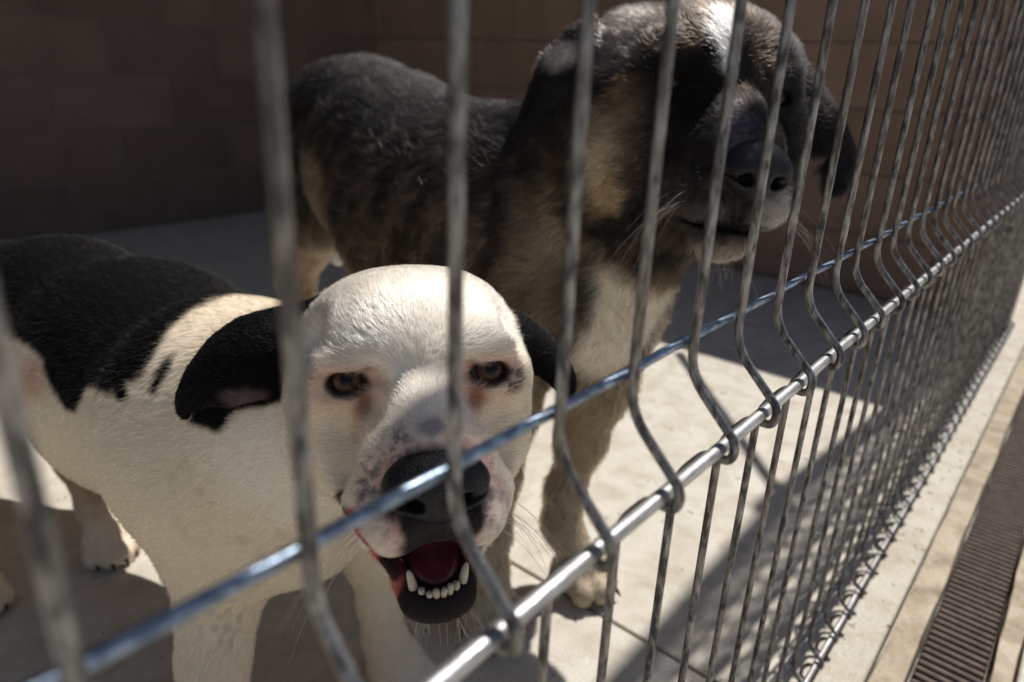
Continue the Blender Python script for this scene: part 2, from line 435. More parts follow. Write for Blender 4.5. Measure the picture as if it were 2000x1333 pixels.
def sdf_object(name, P, Q, mat, parent, col=None):
    me = bpy.data.meshes.new(name); me.vertices.add(len(P)); me.vertices.foreach_set('co', P.astype(np.float32).ravel())
    me.loops.add(len(Q)*4); me.loops.foreach_set('vertex_index', Q.astype(np.int32).ravel())
    me.polygons.add(len(Q)); me.polygons.foreach_set('loop_start', np.arange(0, len(Q)*4, 4, dtype=np.int32)); me.polygons.foreach_set('loop_total', np.full(len(Q), 4, np.int32))
    me.update(calc_edges=True); me.validate(); me.polygons.foreach_set('use_smooth', np.ones(len(me.polygons), bool))
    if col is not None:
        at = me.attributes.new('coat', 'FLOAT_COLOR', 'POINT'); at.data.foreach_set('color', np.concatenate([col, np.ones((len(col), 1))], 1).astype(np.float32).ravel())
    me.materials.append(mat); o = bpy.data.objects.new(name, me); COL.objects.link(o)
    if parent: o.parent = parent; o.matrix_parent_inverse = Matrix.Translation(-parent.location)
    return o
def fur(name, P, Q, N, n, weight, coatf, lenf, flowf, lift, rad, mat, parent, seed=1, npt=4, clump=.5, curl=.15, tone=.13, tuft=130, gam=1.0):
    r = np.random.default_rng(seed)
    T = np.concatenate([Q[:, [0, 1, 2]], Q[:, [0, 2, 3]]]); a, b, c = P[T[:, 0]], P[T[:, 1]], P[T[:, 2]]
    ar = np.linalg.norm(np.cross(b-a, c-a), axis=1)*weight((a+b+c)/3); ar = np.cumsum(ar); ar /= ar[-1]
    ti = np.searchsorted(ar, r.random(n)); u = r.random((n, 1)); v = r.random((n, 1)); fl = (u+v) > 1; u = np.where(fl, 1-u, u); v = np.where(fl, 1-v, v)
    p = a[ti]+u*(b-a)[ti]+v*(c-a)[ti]; nn = (N[T[ti, 0]]+N[T[ti, 1]]+N[T[ti, 2]]); nn /= np.linalg.norm(nn, axis=1)[:, None]+1e-9
    L = lenf(p)*(.65+.6*r.random(n)); keep = L > .0008
    p, nn, L = p[keep], nn[keep], L[keep]; n = len(p)
    fd = flowf(p); fd -= nn*(fd*nn).sum(1)[:, None]; fd /= np.linalg.norm(fd, axis=1)[:, None]+1e-6
    jit = np.stack([vnoise(p, tuft, 11+k)-.5 for k in range(3)], 1)*clump*2 + r.normal(0, curl, (n, 3))
    fd = fd+jit; fd -= nn*(fd*nn).sum(1)[:, None]; fd /= np.linalg.norm(fd, axis=1)[:, None]+1e-6
    lf = (lift if np.isscalar(lift) else lift(p))*(.5+r.random(n))
    pts = np.empty((n, npt, 3), np.float32); 
    for k in range(npt):
        s = k/(npt-1)
        pts[:, k] = p-nn*.0002+fd*(L*s)[:, None]+nn*(L*lf*(s-.35*s*s))[:, None]
    cu = bpy.data.hair_curves.new(name); cu.add_curves([npt]*n); cu.points.foreach_set('position', pts.ravel())
    ra = cu.attributes.get('radius') or cu.attributes.new('radius', 'FLOAT', 'POINT')
    tap = np.array([1.0, .9, .7, .15][:npt] if npt == 4 else np.linspace(1, .15, npt)); rr = rad*(.7+.6*r.random(n)) if np.isscalar(rad) else rad(p)*(.7+.6*r.random(n))
    ra.data.foreach_set('value', (rr[:, None]*tap[None]).astype(np.float32).ravel())
    col = coatf(p)*(1+r.normal(0, tone, (n, 1))); col = col*(1+(fbm(p, tuft*1.6, 71, 2)-.5)[:, None]*tone*3); col = np.clip(col, .0005, .92)**gam
    ca = cu.attributes.new('coat', 'FLOAT_COLOR', 'CURVE'); ca.data.foreach_set('color', np.concatenate([col, np.ones((n, 1))], 1).astype(np.float32).ravel())
    na = cu.attributes.new('skin_normal', 'FLOAT_VECTOR', 'CURVE'); na.data.foreach_set('vector', nn.astype(np.float32).ravel())
    cu.materials.append(mat); o = bpy.data.objects.new(name, cu); COL.objects.link(o); o.parent = parent; o.matrix_parent_inverse = Matrix.Translation(-parent.location)
    return o
def coat_mat(name, rough=.75, sheen=.1):
    t = NT(name); a = t.new('ShaderNodeAttribute', attribute_name='coat'); g = t.geo()
    t.set(Base_Color=a.outputs['Color'], Roughness=rough, Specular_IOR_Level=.04)
    t.bump(t.noise(700, 3, .6, g), .25, .0006); return t.m
def hair_mat(name, rough=.45, radial=.6, coat=0.0, gain=1.0, ior=1.45):
    t = NT(name); a = t.new('ShaderNodeAttribute', attribute_name='coat'); hb = t.new('ShaderNodeBsdfHairPrincipled')
    hb.model = 'CHIANG'; hb.parametrization = 'COLOR'
    c = a.outputs['Color'] if gain == 1.0 else t.mix(1.0, a.outputs['Color'], (gain,)*3, 'MULTIPLY')
    t.link(c, hb.inputs['Color']); hb.inputs['Roughness'].default_value = rough; hb.inputs['Radial Roughness'].default_value = radial
    hb.inputs['Coat'].default_value = coat; hb.inputs['IOR'].default_value = ior; hb.inputs['Random Roughness'].default_value = .2
    t.link(hb.outputs[0], t.n['Material Output'].inputs[0]); return t.m
M['fur_short'] = hair_mat('short_fur', .55, .85, ior=1.2); M['fur_long'] = hair_mat('long_fur', .42, .65, ior=1.3)
M['coat'] = coat_mat('coat_skin')
t = NT('nose_leather'); v_ = t.new('ShaderNodeTexVoronoi'); v_.inputs['Scale'].default_value = 900; t.link(t.geo(), v_.inputs['Vector'])
t.set(Base_Color=(.010, .009, .0105), Roughness=.46, Specular_IOR_Level=.38); t.bump(v_.outputs['Distance'], .8, .0006); M['nose'] = t.m
t = NT('tongue_flesh'); t.set(Base_Color=t.ramp(t.noise(90, 4, .6, t.geo()), [(.3, (.14, .028, .034)), (.7, (.22, .05, .055))]), Roughness=.22, Specular_IOR_Level=.6); t.bump(t.noise(900, 2, .5, t.geo()), .3, .0005); M['tongue'] = t.m
t = NT('tooth_enamel'); t.set(Base_Color=t.ramp(t.noise(160, 3, .5, t.geo()), [(.3, (.46, .39, .28)), (.7, (.60, .54, .44))]), Roughness=.3); M['tooth'] = t.m
t = NT('claw_horn'); t.set(Base_Color=(.03, .024, .02), Roughness=.4); M['claw'] = t.m
t = NT('whisker_hair'); t.set(Base_Color=(.55, .50, .45), Roughness=.4); M['whisker'] = t.m
def eye_mat():
    t = NT('eye_wet'); a = t.new('ShaderNodeAttribute', attribute_name='coat')
    t.set(Base_Color=a.outputs['Color'], Roughness=.3, Specular_IOR_Level=.2, Coat_Weight=.18, Coat_Roughness=.02); return t.m
M['eye'] = eye_mat()
def eye(parent, fr, c, look, r, iris, name='eye'):
    bm = bmesh.new(); bmesh.ops.create_uvsphere(bm, u_segments=40, v_segments=28, radius=r); me = bpy.data.meshes.new(name)
    lk = fr.R@npv(*look); lk = Vector(lk).normalized(); cols = []
    for v in bm.verts:
        d = v.co.normalized(); a = math.degrees(math.acos(max(-1, min(1, d.dot(lk)))))
        if a < 19: c_ = (.004, .004, .004)
        elif a < 42:
            w = (a-19)/23; s = 1-.35*w+.25*math.sin(37*math.atan2(d.x, d.z)); c_ = tuple(q*max(.3, s) for q in iris)
        elif a < 52: c_ = (.012, .008, .006)
        else: c_ = (.16, .11, .095)
        cols += [*c_, 1.0]
    bm.to_mesh(me); bm.free(); at = me.attributes.new('coat', 'FLOAT_COLOR', 'POINT'); at.data.foreach_set('color', cols)
    me.materials.append(M['eye']); me.polygons.foreach_set('use_smooth', [True]*len(me.polygons))
    o = bpy.data.objects.new(name, me); COL.objects.link(o); o.parent = parent; o.location = Vector(fr.w(c))-parent.location; return o
def paw(sh, foot, fwd, r, claws, k=.008):
    """four toes and a pad at a foot on the ground; returns claw lines"""
    f_ = npv(*fwd, 0); f_ /= np.linalg.norm(f_); s_ = npv(-f_[1], f_[0], 0); c = npv(foot[0], foot[1], 0)
    sh.ell(c+npv(0, 0, r*.75)-f_*r*.1, (r*1.0, r*1.0, r*.75), .015)
    for q, off, ln in ((-.78, .55, .62), (-.28, .98, .72), (.28, .98, .72), (.78, .55, .62)):
        t = c+s_*q*r+f_*off*r
        sh.ell(t+npv(0, 0, r*.52), (r*.36, r*.36, r*.50), k); sh.cone(c+s_*q*r*.6+npv(0, 0, r*1.0), t+npv(0, 0, r*.6), r*.34, r*.36, k)
        claws.append((t+f_*r*.26+npv(0, 0, r*.50), t+f_*r*.62+npv(0, 0, r*.22), r*.115))
def claw_objs(parent, claws):
    for a, b, r in claws:
        V, Fc = tube([a-(b-a)*.5, a, a*.5+b*.5+npv(0, 0, .0012), b], [r, r, r*.75, r*.15], 7)
        o = mesh_obj('claw', V, Fc, M['claw'], parent, True); o.matrix_parent_inverse = Matrix.Translation(-parent.location)
class Patch:
    """a coat patch: outline in 3-D, projected along its own normal"""
    def __init__(s, poly, depth=.12, nrm=None):
        P = np.array(poly, float); s.c = P.mean(0); u_, sv, vt = np.linalg.svd(P-s.c); s.R = vt.T
        if nrm is not None:
            z = npv(*nrm); z /= np.linalg.norm(z); x_ = np.cross(z, (0, 0, 1)); x_ /= np.linalg.norm(x_); s.R = np.stack([x_, np.cross(z, x_), z], 1)
        s.q = ((P-s.c)@s.R)[:, :2]; s.depth = depth
    def __call__(s, p, soft=.004, wob=.006, seed=3):
        pp = p + (np.stack([fbm(p, 55, seed+k) for k in range(3)], 1)-.5)*wob
        x = (pp-s.c)@s.R; z = x[:, 2]; x = x[:, :2]; d = np.full(len(p), 1e9); ins = np.zeros(len(p), bool); q2 = s.q
        for i in range(len(q2)):
            a = q2[i]; b = q2[(i+1) % len(q2)]; e = b-a; v = x-a; tt = np.clip((v@e)/(e@e), 0, 1); d = np.minimum(d, np.linalg.norm(v-tt[:, None]*e, axis=1))
            cnd = ((a[1] <= x[:, 1]) != (b[1] <= x[:, 1])); xi = a[0]+(x[:, 1]-a[1])*(b[0]-a[0])/(b[1]-a[1]+1e-12); ins ^= cnd & (x[:, 0] < xi)
        sd_ = np.where(ins, -d, d); return sstep(soft, -soft, sd_)*sstep(s.depth+.02, s.depth, np.abs(z))
def mixc(c, col, w): return c*(1-w[:, None])+np.array(col)[None]*w[:, None]
def blob(p, c, r, soft=.3, wob=0, seed=5, scale=90):
    d = np.linalg.norm((p-np.array(c))/np.array(r), axis=1)
    if wob: d = d+(fbm(p, scale, seed)-.5)*2*wob
    return sstep(1+soft, 1-soft, d)

# ================================================================== white dog
WRm = [[0.8007, -0.589, 0.1092], [-0.5987, -0.7804, 0.1806], [0.0212, 0.21, 0.9775]]; WT = [0.2355, 0.1651, 0.4381]
dog = empty('dog', (.22, .55, 0)); tag(dog, 'white dog with black saddle patch and black ears, mouth open, pressed near the fence', 'dog')
wd = Shape(); claws = []
# torso and neck
wd.chain([((0.2529, 0.3960, 0.3015), .112), ((0.2599, 0.6142, 0.2873), .117), ((0.2489, 0.8048, 0.3026), .096), ((0.2140, 0.9386, 0.2874), .096)], .04)
wd.ell((0.2300, 0.3931, 0.3067), (.085, .10, .112), .035)
wd.ell((0.2591, 0.3636, 0.2603), (.075, .085, .085), .04)
wd.cone((0.2376, 0.3915, 0.3192), (0.2551, 0.2489, 0.3962), .098, .060, .035)
wd.cone((0.2576, 0.3558, 0.3002), (0.2390, 0.2077, 0.3792), .07, .04, .04)
# forelegs
def leg(pts, k=.018): wd.chain(pts, k)
RF = (0.1726, 0.3811, 0.0000); LF = (0.3384, 0.3150, 0.0000); LH = (0.2241, 0.7479, 0.0000); RH = (0.0819, 0.7575, 0.0000)
wd.chain([((0.2132, 0.3742, 0.3113), .062), ((0.2037, 0.3754, 0.2248), .047), ((0.1886, 0.3738, 0.1642), .0305), ((0.1760, 0.3662, 0.1209), .0265), ((0.1689, 0.3604, 0.0804), .0225), ((RF[0], RF[1], .035), .026)], .022)
paw(wd, RF, (-.35, -.93), .031, claws)
wd.chain([((0.3173, 0.3535, 0.2488), .046), ((0.3346, 0.3439, 0.1563), .027), ((0.3364, 0.3381, 0.0946), .0185), ((0.3379, 0.3354, 0.0515), .0185), ((LF[0], LF[1], .034), .022)], .022)
paw(wd, LF, (-.25, -.97), .030, claws)
# hind legs
wd.chain([((0.2399, 0.9424, 0.2619), .080), ((0.2770, 0.8371, 0.1621), .052), ((0.2343, 0.8439, 0.1020), .024), ((0.2293, 0.7938, 0.0508), .0175), ((LH[0], LH[1], .035), .020)], .02)
paw(wd, LH, (-.1, -1.0), .029, claws)
wd.chain([((0.1514, 0.9305, 0.2601), .080), ((0.0972, 0.8789, 0.1778), .055), ((0.0700, 0.9416, 0.0604), .026), ((0.0767, 0.8720, 0.0142), .018), ((RH[0], RH[1], .035), .021)], .02)
paw(wd, RH, (-.1, -1.0), .029, claws)
wd.chain([((0.2083, 1.0478, 0.3175), .03), ((0.1909, 1.1937, 0.2740), .018), ((0.1655, 1.2762, 0.1928), .009)], .02)
# head
h = wd.local(WRm, WT)
h.ell((0, -.045, .002), (.0735, .072, .0550), .02).ell((.022, -.036, .016), (.033, .055, .0355), .03, True).cone((0, -.004, .0500), (0, .024, .0200), .0010, .0032, .011, sub=True).ell((0, -.008, .016), (.044, .040, .036), .025)
h.ell((.0365, .0045, .0175), (.0225, .0185, .0098), .006, True, roll=.20).cone((.020, .006, .014), (.012, .024, .004), .010, .009, .010, True)
h.ell((.047, -.032, -.036), (.027, .044, .042), .024, True)
h.ell((0, .032, -.037), (.0395, .050, .031), .018).cone((0, .01, -.010), (0, .066, -.0235), .021, .0165, .014)
h.ell((.0205, .053, -.0605), (.0205, .033, .0235), .008, True, roll=-.2).ell((0, .064, -.0575), (.020, .018, .0180), .007)
h.cone((.042, -.008, -.05), (.030, .042, -.058), .023, .016, .013, True)
# lower jaw
h.cone((.030, -.012, -.080), (.0105, .060, -.1095), .0150, .0090, .012, True)
h.ell((0, .061, -.1110), (.0180, .016, .0120), .010).cone((0, -.02, -.085), (0, .045, -.108), .028, .014, .015)
# mouth opening
h.ell((0, .052, -.0905), (.0245, .050, .0098), .004, pitch=-.14, sub=True)
h.ell((0, .02, -.083), (.040, .022, .005), .006, pitch=-.2, sub=True)
h.cone((.046, .012, -.066), (.036, .030, -.082), .0050, .0055, .006, True).cone((.036, .030, -.082), (.0205, .052, -.0975), .0055, .0042, .005, True)
# brow furrow, eye sockets, lids
h.ell((.041, .006, .0017), (.0185, .0135, .0125), .008, True)
h.ell((.0412, .020, .0014), (.0112, .016, .0072), .0035, True, roll=-.03, sub=True)
h.ell((.040, .0125, .0152), (.0185, .0080, .0045), .006, True, roll=-.12)
h.ell((.041, .0135, -.0083), (.0140, .0060, .0034), .005, True, roll=.1)
h.ell((.0265, .030, .005), (.0065, .010, .0065), .012, True, sub=True)
h.cone((.053, .004, -.011), (.064, -.030, -.010), .0085, .0100, .010, True).ell((.066, -.012, .026), (.010, .016, .012), .022, True, sub=True)
h.cone((.027, .026, -.010), (.023, .038, -.019), .003, .002, .010, True, sub=True)
h.cone((.030, .034, -.016), (.046, .030, -.046), .0040, .0055, .018, True, sub=True)
# ears
EARL = [(0.2461, 0.2591, 0.4645), (0.2240, 0.2575, 0.4651), (0.2059, 0.2712, 0.4599), (0.1939, 0.2894, 0.4522), (0.1825, 0.3039, 0.4394), (0.1706, 0.3136, 0.4179), (0.1611, 0.3162, 0.3975), (0.1594, 0.3119, 0.3870), (0.1610, 0.3038, 0.3824), (0.1647, 0.2987, 0.3898), (0.1716, 0.2865, 0.3973), (0.1782, 0.2725, 0.3983), (0.1889, 0.2585, 0.4050), (0.1992, 0.2478, 0.4077), (0.2124, 0.2424, 0.4252), (0.2311, 0.2462, 0.4549)]
EARR = [(0.3270, 0.1759, 0.4525), (0.3328, 0.1691, 0.4529), (0.3405, 0.1647, 0.4415), (0.3508, 0.1566, 0.4348), (0.3555, 0.1438, 0.4230), (0.3525, 0.1306, 0.4089), (0.3436, 0.1244, 0.3949), (0.3335, 0.1325, 0.4020), (0.3243, 0.1416, 0.4125), (0.3156, 0.1525, 0.4270), (0.3107, 0.1615, 0.4462)]
wd.flap(EARL, .0027, .008, .020, CP).flap(EARR, .0028, .008, .012, CP)
hc = WT
ax = [axis(lo, hi, .0021, .0055, [rg]) for lo, hi, rg in ((-.12, .47, (hc[0]-.125, hc[0]+.105)), (.05, 1.20, (hc[1]-.115, hc[1]+.12)), (-.02, .55, (hc[2]-.135, hc[2]+.075)))]
P, Q, N = wd.mesh(ax)
print('white dog', len(P), len(Q))
WRa, WTa = np.array(WRm), np.array(WT)
SADDLE = Patch([(0.1503, 1.1669, 0.4543), (0.2494, 0.9846, 0.4342), (0.2926, 0.8407, 0.4491), (0.3208, 0.6642, 0.4360), (0.3313, 0.5367, 0.4128), (0.2368, 0.4040, 0.4289), (0.2195, 0.4039, 0.4272), (0.1997, 0.3983, 0.4219), (0.1843, 0.3869, 0.4143), (0.1711, 0.3793, 0.4039), (0.1587, 0.3788, 0.3907), (0.1535, 0.3891, 0.3849), (0.1498, 0.3890, 0.3796), (0.1479, 0.3985, 0.3771), (0.1490, 0.4383, 0.3669), (0.1537, 0.4850, 0.3476), (0.1459, 0.4897, 0.3263), (0.1450, 0.5149, 0.3205), (0.1461, 0.5411, 0.3289), (0.1518, 0.5719, 0.3499), (0.1528, 0.6187, 0.3550), (0.1561, 0.7092, 0.3362), (0.0996, 0.9449, 0.2638), (0.0793, 1.0730, 0.2962)], .34, (-.75, -.62, .22))
SP1 = Patch([(0.1525, 0.4086, 0.3832), (0.1545, 0.3927, 0.3864), (0.1497, 0.3806, 0.3784), (0.1459, 0.3856, 0.3730), (0.1458, 0.3974, 0.3740)], .1, (-.75, -.62, .22))
SP2 = Patch([(0.1797, 0.3624, 0.4096), (0.1724, 0.3555, 0.4018), (0.1589, 0.3565, 0.3858), (0.1568, 0.3648, 0.3854), (0.1644, 0.3670, 0.3955), (0.1736, 0.3666, 0.4049)], .1, (-.75, -.62, .22))
EBL = Patch([(0.2416, 0.2465, 0.4764), (0.2235, 0.2561, 0.4700), (0.2041, 0.2742, 0.4613), (0.1923, 0.2926, 0.4543), (0.1653, 0.3228, 0.4223), (0.1518, 0.3138, 0.3806), (0.1594, 0.2875, 0.3800), (0.1706, 0.2790, 0.3939), (0.1944, 0.2437, 0.4053), (0.2078, 0.2443, 0.4331), (0.2153, 0.2464, 0.4517), (0.2297, 0.2460, 0.4658)], .045)
EBR = Patch([(0.3229, 0.1660, 0.4640), (0.3460, 0.1569, 0.4535), (0.3652, 0.1329, 0.4242), (0.3474, 0.1175, 0.3912), (0.3308, 0.1322, 0.3960), (0.3161, 0.1490, 0.4223), (0.3154, 0.1560, 0.4465)], .05)
BLK = (.0040, .0034, .0036)
def spot(c, p, at, r, col, a=1.0, soft=.4, wob=.25, seed=5, scale=120): return mixc(c, col, blob(p, at, r if isinstance(r, tuple) else (r,)*3, soft, wob, seed, scale)*a)
def white_coat(p):
    n = len(p); c = np.tile(np.array([.78, .655, .495]), (n, 1))*(.94+.12*fbm(p, 9, 2)[:, None])
    q = (p-WTa)@WRa; dh = np.linalg.norm(q-npv(0, -.01, -.02), axis=1); hm = dh < .19
    head = sstep(.19, .12, dh)
    low = sstep(.22, .06, p[:, 2]); c = mixc(c, (.62, .44, .33), low*.40*fbm(p, 30, 4))
    c = spot(c, p, (0.2336, 0.8248, 0.0827), (.06, .06, .10), (.46, .29, .17), .75, .4); c = spot(c, p, (0.2343, 0.8439, 0.1020), (.04, .04, .035), (.34, .16, .085), .8, .5); c = spot(c, p, (0.1423, 0.5821, 0.3319), (.02, .025, .018), (.42, .18, .12), .6, .6)
    fl = fbm(p, 260, 8, 2)
    c = mixc(c, (.20, .15, .13), blob(p, (0.1781, 0.3387, 0.1793), (.020, .020, .032), .6, .3)*sstep(.50, .62, fl)*.40)
    c = mixc(c, (.30, .25, .21), blob(p, (0.1827, 0.2764, 0.3139), (.07, .07, .08), .8)*sstep(.58, .70, fbm(p, 110, 9))*.30)
    black = np.maximum.reduce([SADDLE(p, .004, .012), SP1(p, .003, .004), SP2(p, .003, .004)])*sstep(.14, .17, dh)
    ears = np.maximum(EBL(p, .003, .004)*sstep(.030, .044, np.abs(q[:, 0])), EBR(p, .003, .004)*sstep(.062, .068, q[:, 0]))
    c = mixc(c, BLK, np.maximum(black, ears)); c = spot(c, p, (0.1744, 0.2601, 0.4120), (.013, .013, .0055), (.20, .145, .135), .4, .5, .4)
    hi = np.where(hm)[0]
    if len(hi): c[hi] = face_coat(p[hi], q[hi], c[hi], head[hi], ears[hi])
    return c
def face_coat(p, q, c, head, ears):
    x, y, z = q.T; qm = np.stack([np.abs(x), y, z], 1); fl = fbm(p, 330, 21, 2)
    c = mixc(c, (.81, .73, .635), head*.8*(1-ears))
    c = mixc(c, (.62, .34, .27), np.clip(blob(qm, (.041, .012, -.001), (.0235, .03, .0175), .4)*1.0*(.6+.5*fbm(p, 120, 3)), 0, 1)*(1-ears))
    c = mixc(c, (.62, .46, .34), blob(qm, (.038, .010, -.026), (.022, .03, .020), .5)*.5)
    c = mixc(c, (.62, .47, .34), blob(qm, (.037, .012, .016), (.018, .02, .010), .5)*.4)
    c = mixc(c, (.26, .25, .26), np.maximum(blob(p, (0.2222, 0.1403, 0.4734), (.009, .009, .022), .6, .3), blob(p, (0.2302, 0.1528, 0.4878), (.008, .008, .03), .6, .3)*.7)*.42*sstep(.46, .62, fl))
    c = mixc(c, (.79, .62, .44), blob(qm, (.056, -.005, -.042), (.032, .055, .042), .5)*.75*(1-ears)); c = mixc(c, (.78, .61, .46), blob(qm, (.030, .03, -.045), (.018, .03, .022), .6)*.5)  # cheeks tinted tan: warm bounce light painted into the coat
    pk = blob(q, (0, .073, -.046), (.041, .030, .034), .32, .25, 6, 60); c = mixc(c, (.56, .295, .26), pk*.8)
    c = mixc(c, (.70, .60, .52), np.maximum(blob(p, (0.1574, 0.1178, 0.3995), .013, .5, .2), blob(p, (0.2071, 0.0728, 0.3989), (.010, .010, .02), .5, .2))*.8)
    c = mixc(c, (.10, .09, .095), pk*sstep(.52, .64, fl)*.55)
    c = mixc(c, (.16, .15, .16), np.maximum(blob(p, (0.1881, 0.1029, 0.4437), (.0055, .0055, .0045), .5, .7, 8, 190)*.75, blob(p, (0.1771, 0.1181, 0.4350), (.010, .010, .008), .5, .6, 18, 150)*sstep(.46, .55, fl))*.85)
    c = mixc(c, (.16, .15, .16), blob(p, (0.1670, 0.1271, 0.4103), (.010, .010, .014), .5, .5, 28, 150)*sstep(.5, .58, fl)*.9)
    c = mixc(c, (.025, .022, .024), blob(q, (0, .082, -.042), (.0275, .022, .0215), .18, .2, 9, 110)*sstep(.045, .066, y))
    c = mixc(c, (.025, .022, .024), blob(p, (0.1804, 0.0941, 0.3852), (.018, .018, .014), .25, .25, 19, 110)); c = mixc(c, (.025, .022, .024), blob(p, (0.1685, 0.0978, 0.4005), (.006, .006, .010), .25, .25, 19, 110)); c = mixc(c, (.025, .022, .024), blob(p, (0.1931, 0.0777, 0.4006), (.006, .006, .012), .25, .25, 19, 110))
    c = mixc(c, (.022, .019, .020), blob(qm, (.0412, .017, .0014), (.0126, .013, .0084), .14, .1)*.92)
    c = mixc(c, (.03, .026, .028), blob(p, (0.2676, 0.1227, 0.4425), (.005, .005, .004), .5, .5, 31, 200)*.7); c = mixc(c, (.03, .026, .028), blob(p, (0.2706, 0.1181, 0.4374), (.008, .008, .006), .6, .6, 31, 200)*sstep(.45, .55, fl))
    c = mixc(c, (.03, .026, .028), blob(p, (0.2758, 0.1189, 0.4378), (.004, .008, .007), .3, .3, 31, 160)*.8); c = mixc(c, (.03, .026, .028), blob(p, (0.2033, 0.1740, 0.4410), (.005, .005, .003), .5, .4, 33, 200)*.6)
    c = mixc(c, (.22, .085, .035), blob(p, (0.1963, 0.1659, 0.4316), (.0040, .0040, .011), .6, .3, 41)*.7); c = mixc(c, (.30, .13, .06), blob(p, (0.1911, 0.1657, 0.4174), (.0035, .0035, .011), .6, .3, 41)*.5)
    c = mixc(c, (.36, .16, .085), blob(p, (0.2472, 0.1274, 0.4311), (.0042, .0042, .010), .6, .3, 43)*.85)
    # mouth: dark lips and gums
    jaw = sstep(-.0875, -.0925, z+.13*(y-.06))*sstep(.005, .02, y)
    c = mixc(c, (.026, .021, .021), jaw*blob(q, (0, .064, -.106), (.031, .026, .019), .12, .10, 51, 90))
    c = mixc(c, (.48, .13, .11), jaw*np.maximum(blob(p, (0.1735, 0.1171, 0.3487), (.007, .007, .011), .35, .2), blob(p, (0.1738, 0.1247, 0.3562), (.006, .006, .008), .35, .2))*.9)
    cav = blob(q, (0, .045, -.0868), (.0290, .055, .0135), .12)*sstep(.085, .074, y); c = mixc(c, (.13, .026, .028), cav*.95)
    for a_, r1 in (((0.1595, 0.1289, 0.3836), .008), ((0.1585, 0.1203, 0.3805), .007), ((0.1740, 0.1322, 0.3588), .006), ((0.1600, 0.1337, 0.3898), .006)): c = mixc(c, (.42, .075, .065), blob(p, a_, (r1,)*3, .3, .2)*.92)
    for a_, r1 in (((0.1706, 0.1581, 0.3840), .006), ((0.1623, 0.1420, 0.3891), .004), ((0.1744, 0.1254, 0.3579), .005), ((0.1735, 0.1190, 0.3545), .005)): c = mixc(c, (.02, .017, .018), blob(p, a_, (r1,)*3, .3, .2)*.95)
    return c
coat_w = white_coat(P)
body = sdf_object('body', P, Q, M['coat'], dog, coat_w)
def w_len(p):
    q = (p-WTa)@WRa; x, y, z = q.T; qm = np.stack([np.abs(x), y, z], 1)
    L = .0095-.0018*sstep(.2, .12, np.linalg.norm(q, axis=1)); L = L*(1-.6*sstep(.03, .08, y)*sstep(.2, .15, np.linalg.norm(q, axis=1)))
    L = L*(1-blob(qm, (.041, .014, .002), (.0140, .02, .0098), .15)); L = L*(1-blob(q, (0, .087, -.037), (.030, .022, .0205), .12))
    L = L*(1-blob(q, (0, .045, -.088), (.030, .060, .0165), .1)); L = L*(1-.85*blob(q, (0, .066, -.104), (.026, .022, .012), .2))
    L = L*(1-blob(q, (-.043, .022, -.073), (.010, .02, .014), .2))
    L = L*(1-.55*np.maximum(EBL(p), EBR(p))); return L
def w_flow(p):
    q = (p-WTa)@WRa; d = np.linalg.norm(q, axis=1); hw = sstep(.20, .13, d)[:, None]
    bodyf = np.tile(npv(-.15, .75, -.45), (len(p), 1)); lg = sstep(.22, .14, p[:, 2])[:, None]; bodyf = bodyf*(1-lg)+npv(0, .25, -1)*lg
    loc = np.stack([q[:, 0]*9, -1.0+0*q[:, 0], np.clip(q[:, 2]*8, -.8, .8)], 1); return bodyf*(1-hw)+(loc@WRa.T)*hw
def w_wt(p):
    d = np.linalg.norm(p-WTa, axis=1); return 1+13*sstep(.20, .14, d)
fur('short_fur', P, Q, N, 300000, w_wt, white_coat, w_len, w_flow, lambda p: .17+.03*sstep(.12, .2, np.linalg.norm(p-WTa, axis=1)), lambda p: .00008+.00008*sstep(.14, .22, np.linalg.norm(p-WTa, axis=1)), M['fur_short'], dog, 1, 4, .40, .16, .17, 200)
# nose leather
def nose_obj(parent, fr, c, r, nost, name='nose'):
    s = Shape(); l = fr.__class__(s, fr.R, fr.t)
    l.ell(c, r, .01).ell((c[0], c[1]-.001, c[2]-r[2]*.40), (r[0]*.46, r[1]*.95, r[2]*.68), .008)
    l.ell((r[0]*.56, c[1]+r[1]*.22, c[2]-r[2]*.12), (r[0]*.44, r[1]*.70, r[2]*.62), .005, True)
    l.ell((r[0]*.46, c[1]+r[1]*.95, c[2]-r[2]*.38), (r[0]*.22, r[1]*.75, r[2]*.24), .003, True, sub=True, roll=-.55)
    l.cone((r[0]*.58, c[1]+r[1]*.80, c[2]-r[2]*.42), (r[0]*1.02, c[1]+r[1]*.30, c[2]-r[2]*.20), .0026*r[0]/.026, .0016, .003, True, sub=True)
    l.cone((0, c[1]+r[1]*1.04, c[2]-r[2]*.15), (0, c[1]+r[1]*.98, c[2]-r[2]*1.3), .0011, .0014, .003, sub=True)
    w = fr.w(c); m = max(r)*1.5; a = [np.arange(v-m, v+m, .0011) for v in w]
    p, q, n = s.mesh(a, 1, 2, .001); return sdf_object(name, p, q, M['nose'], parent)
nose_obj(dog, h, (0, .0815, -.0378), (.0262, .0175, .0168), (.0115,))
for sg in (-1, 1): eye(dog, h, (.0407*sg, .0060, .0016), (.10*sg+.06, 1, .12), .0117, (.105, .058, .032))
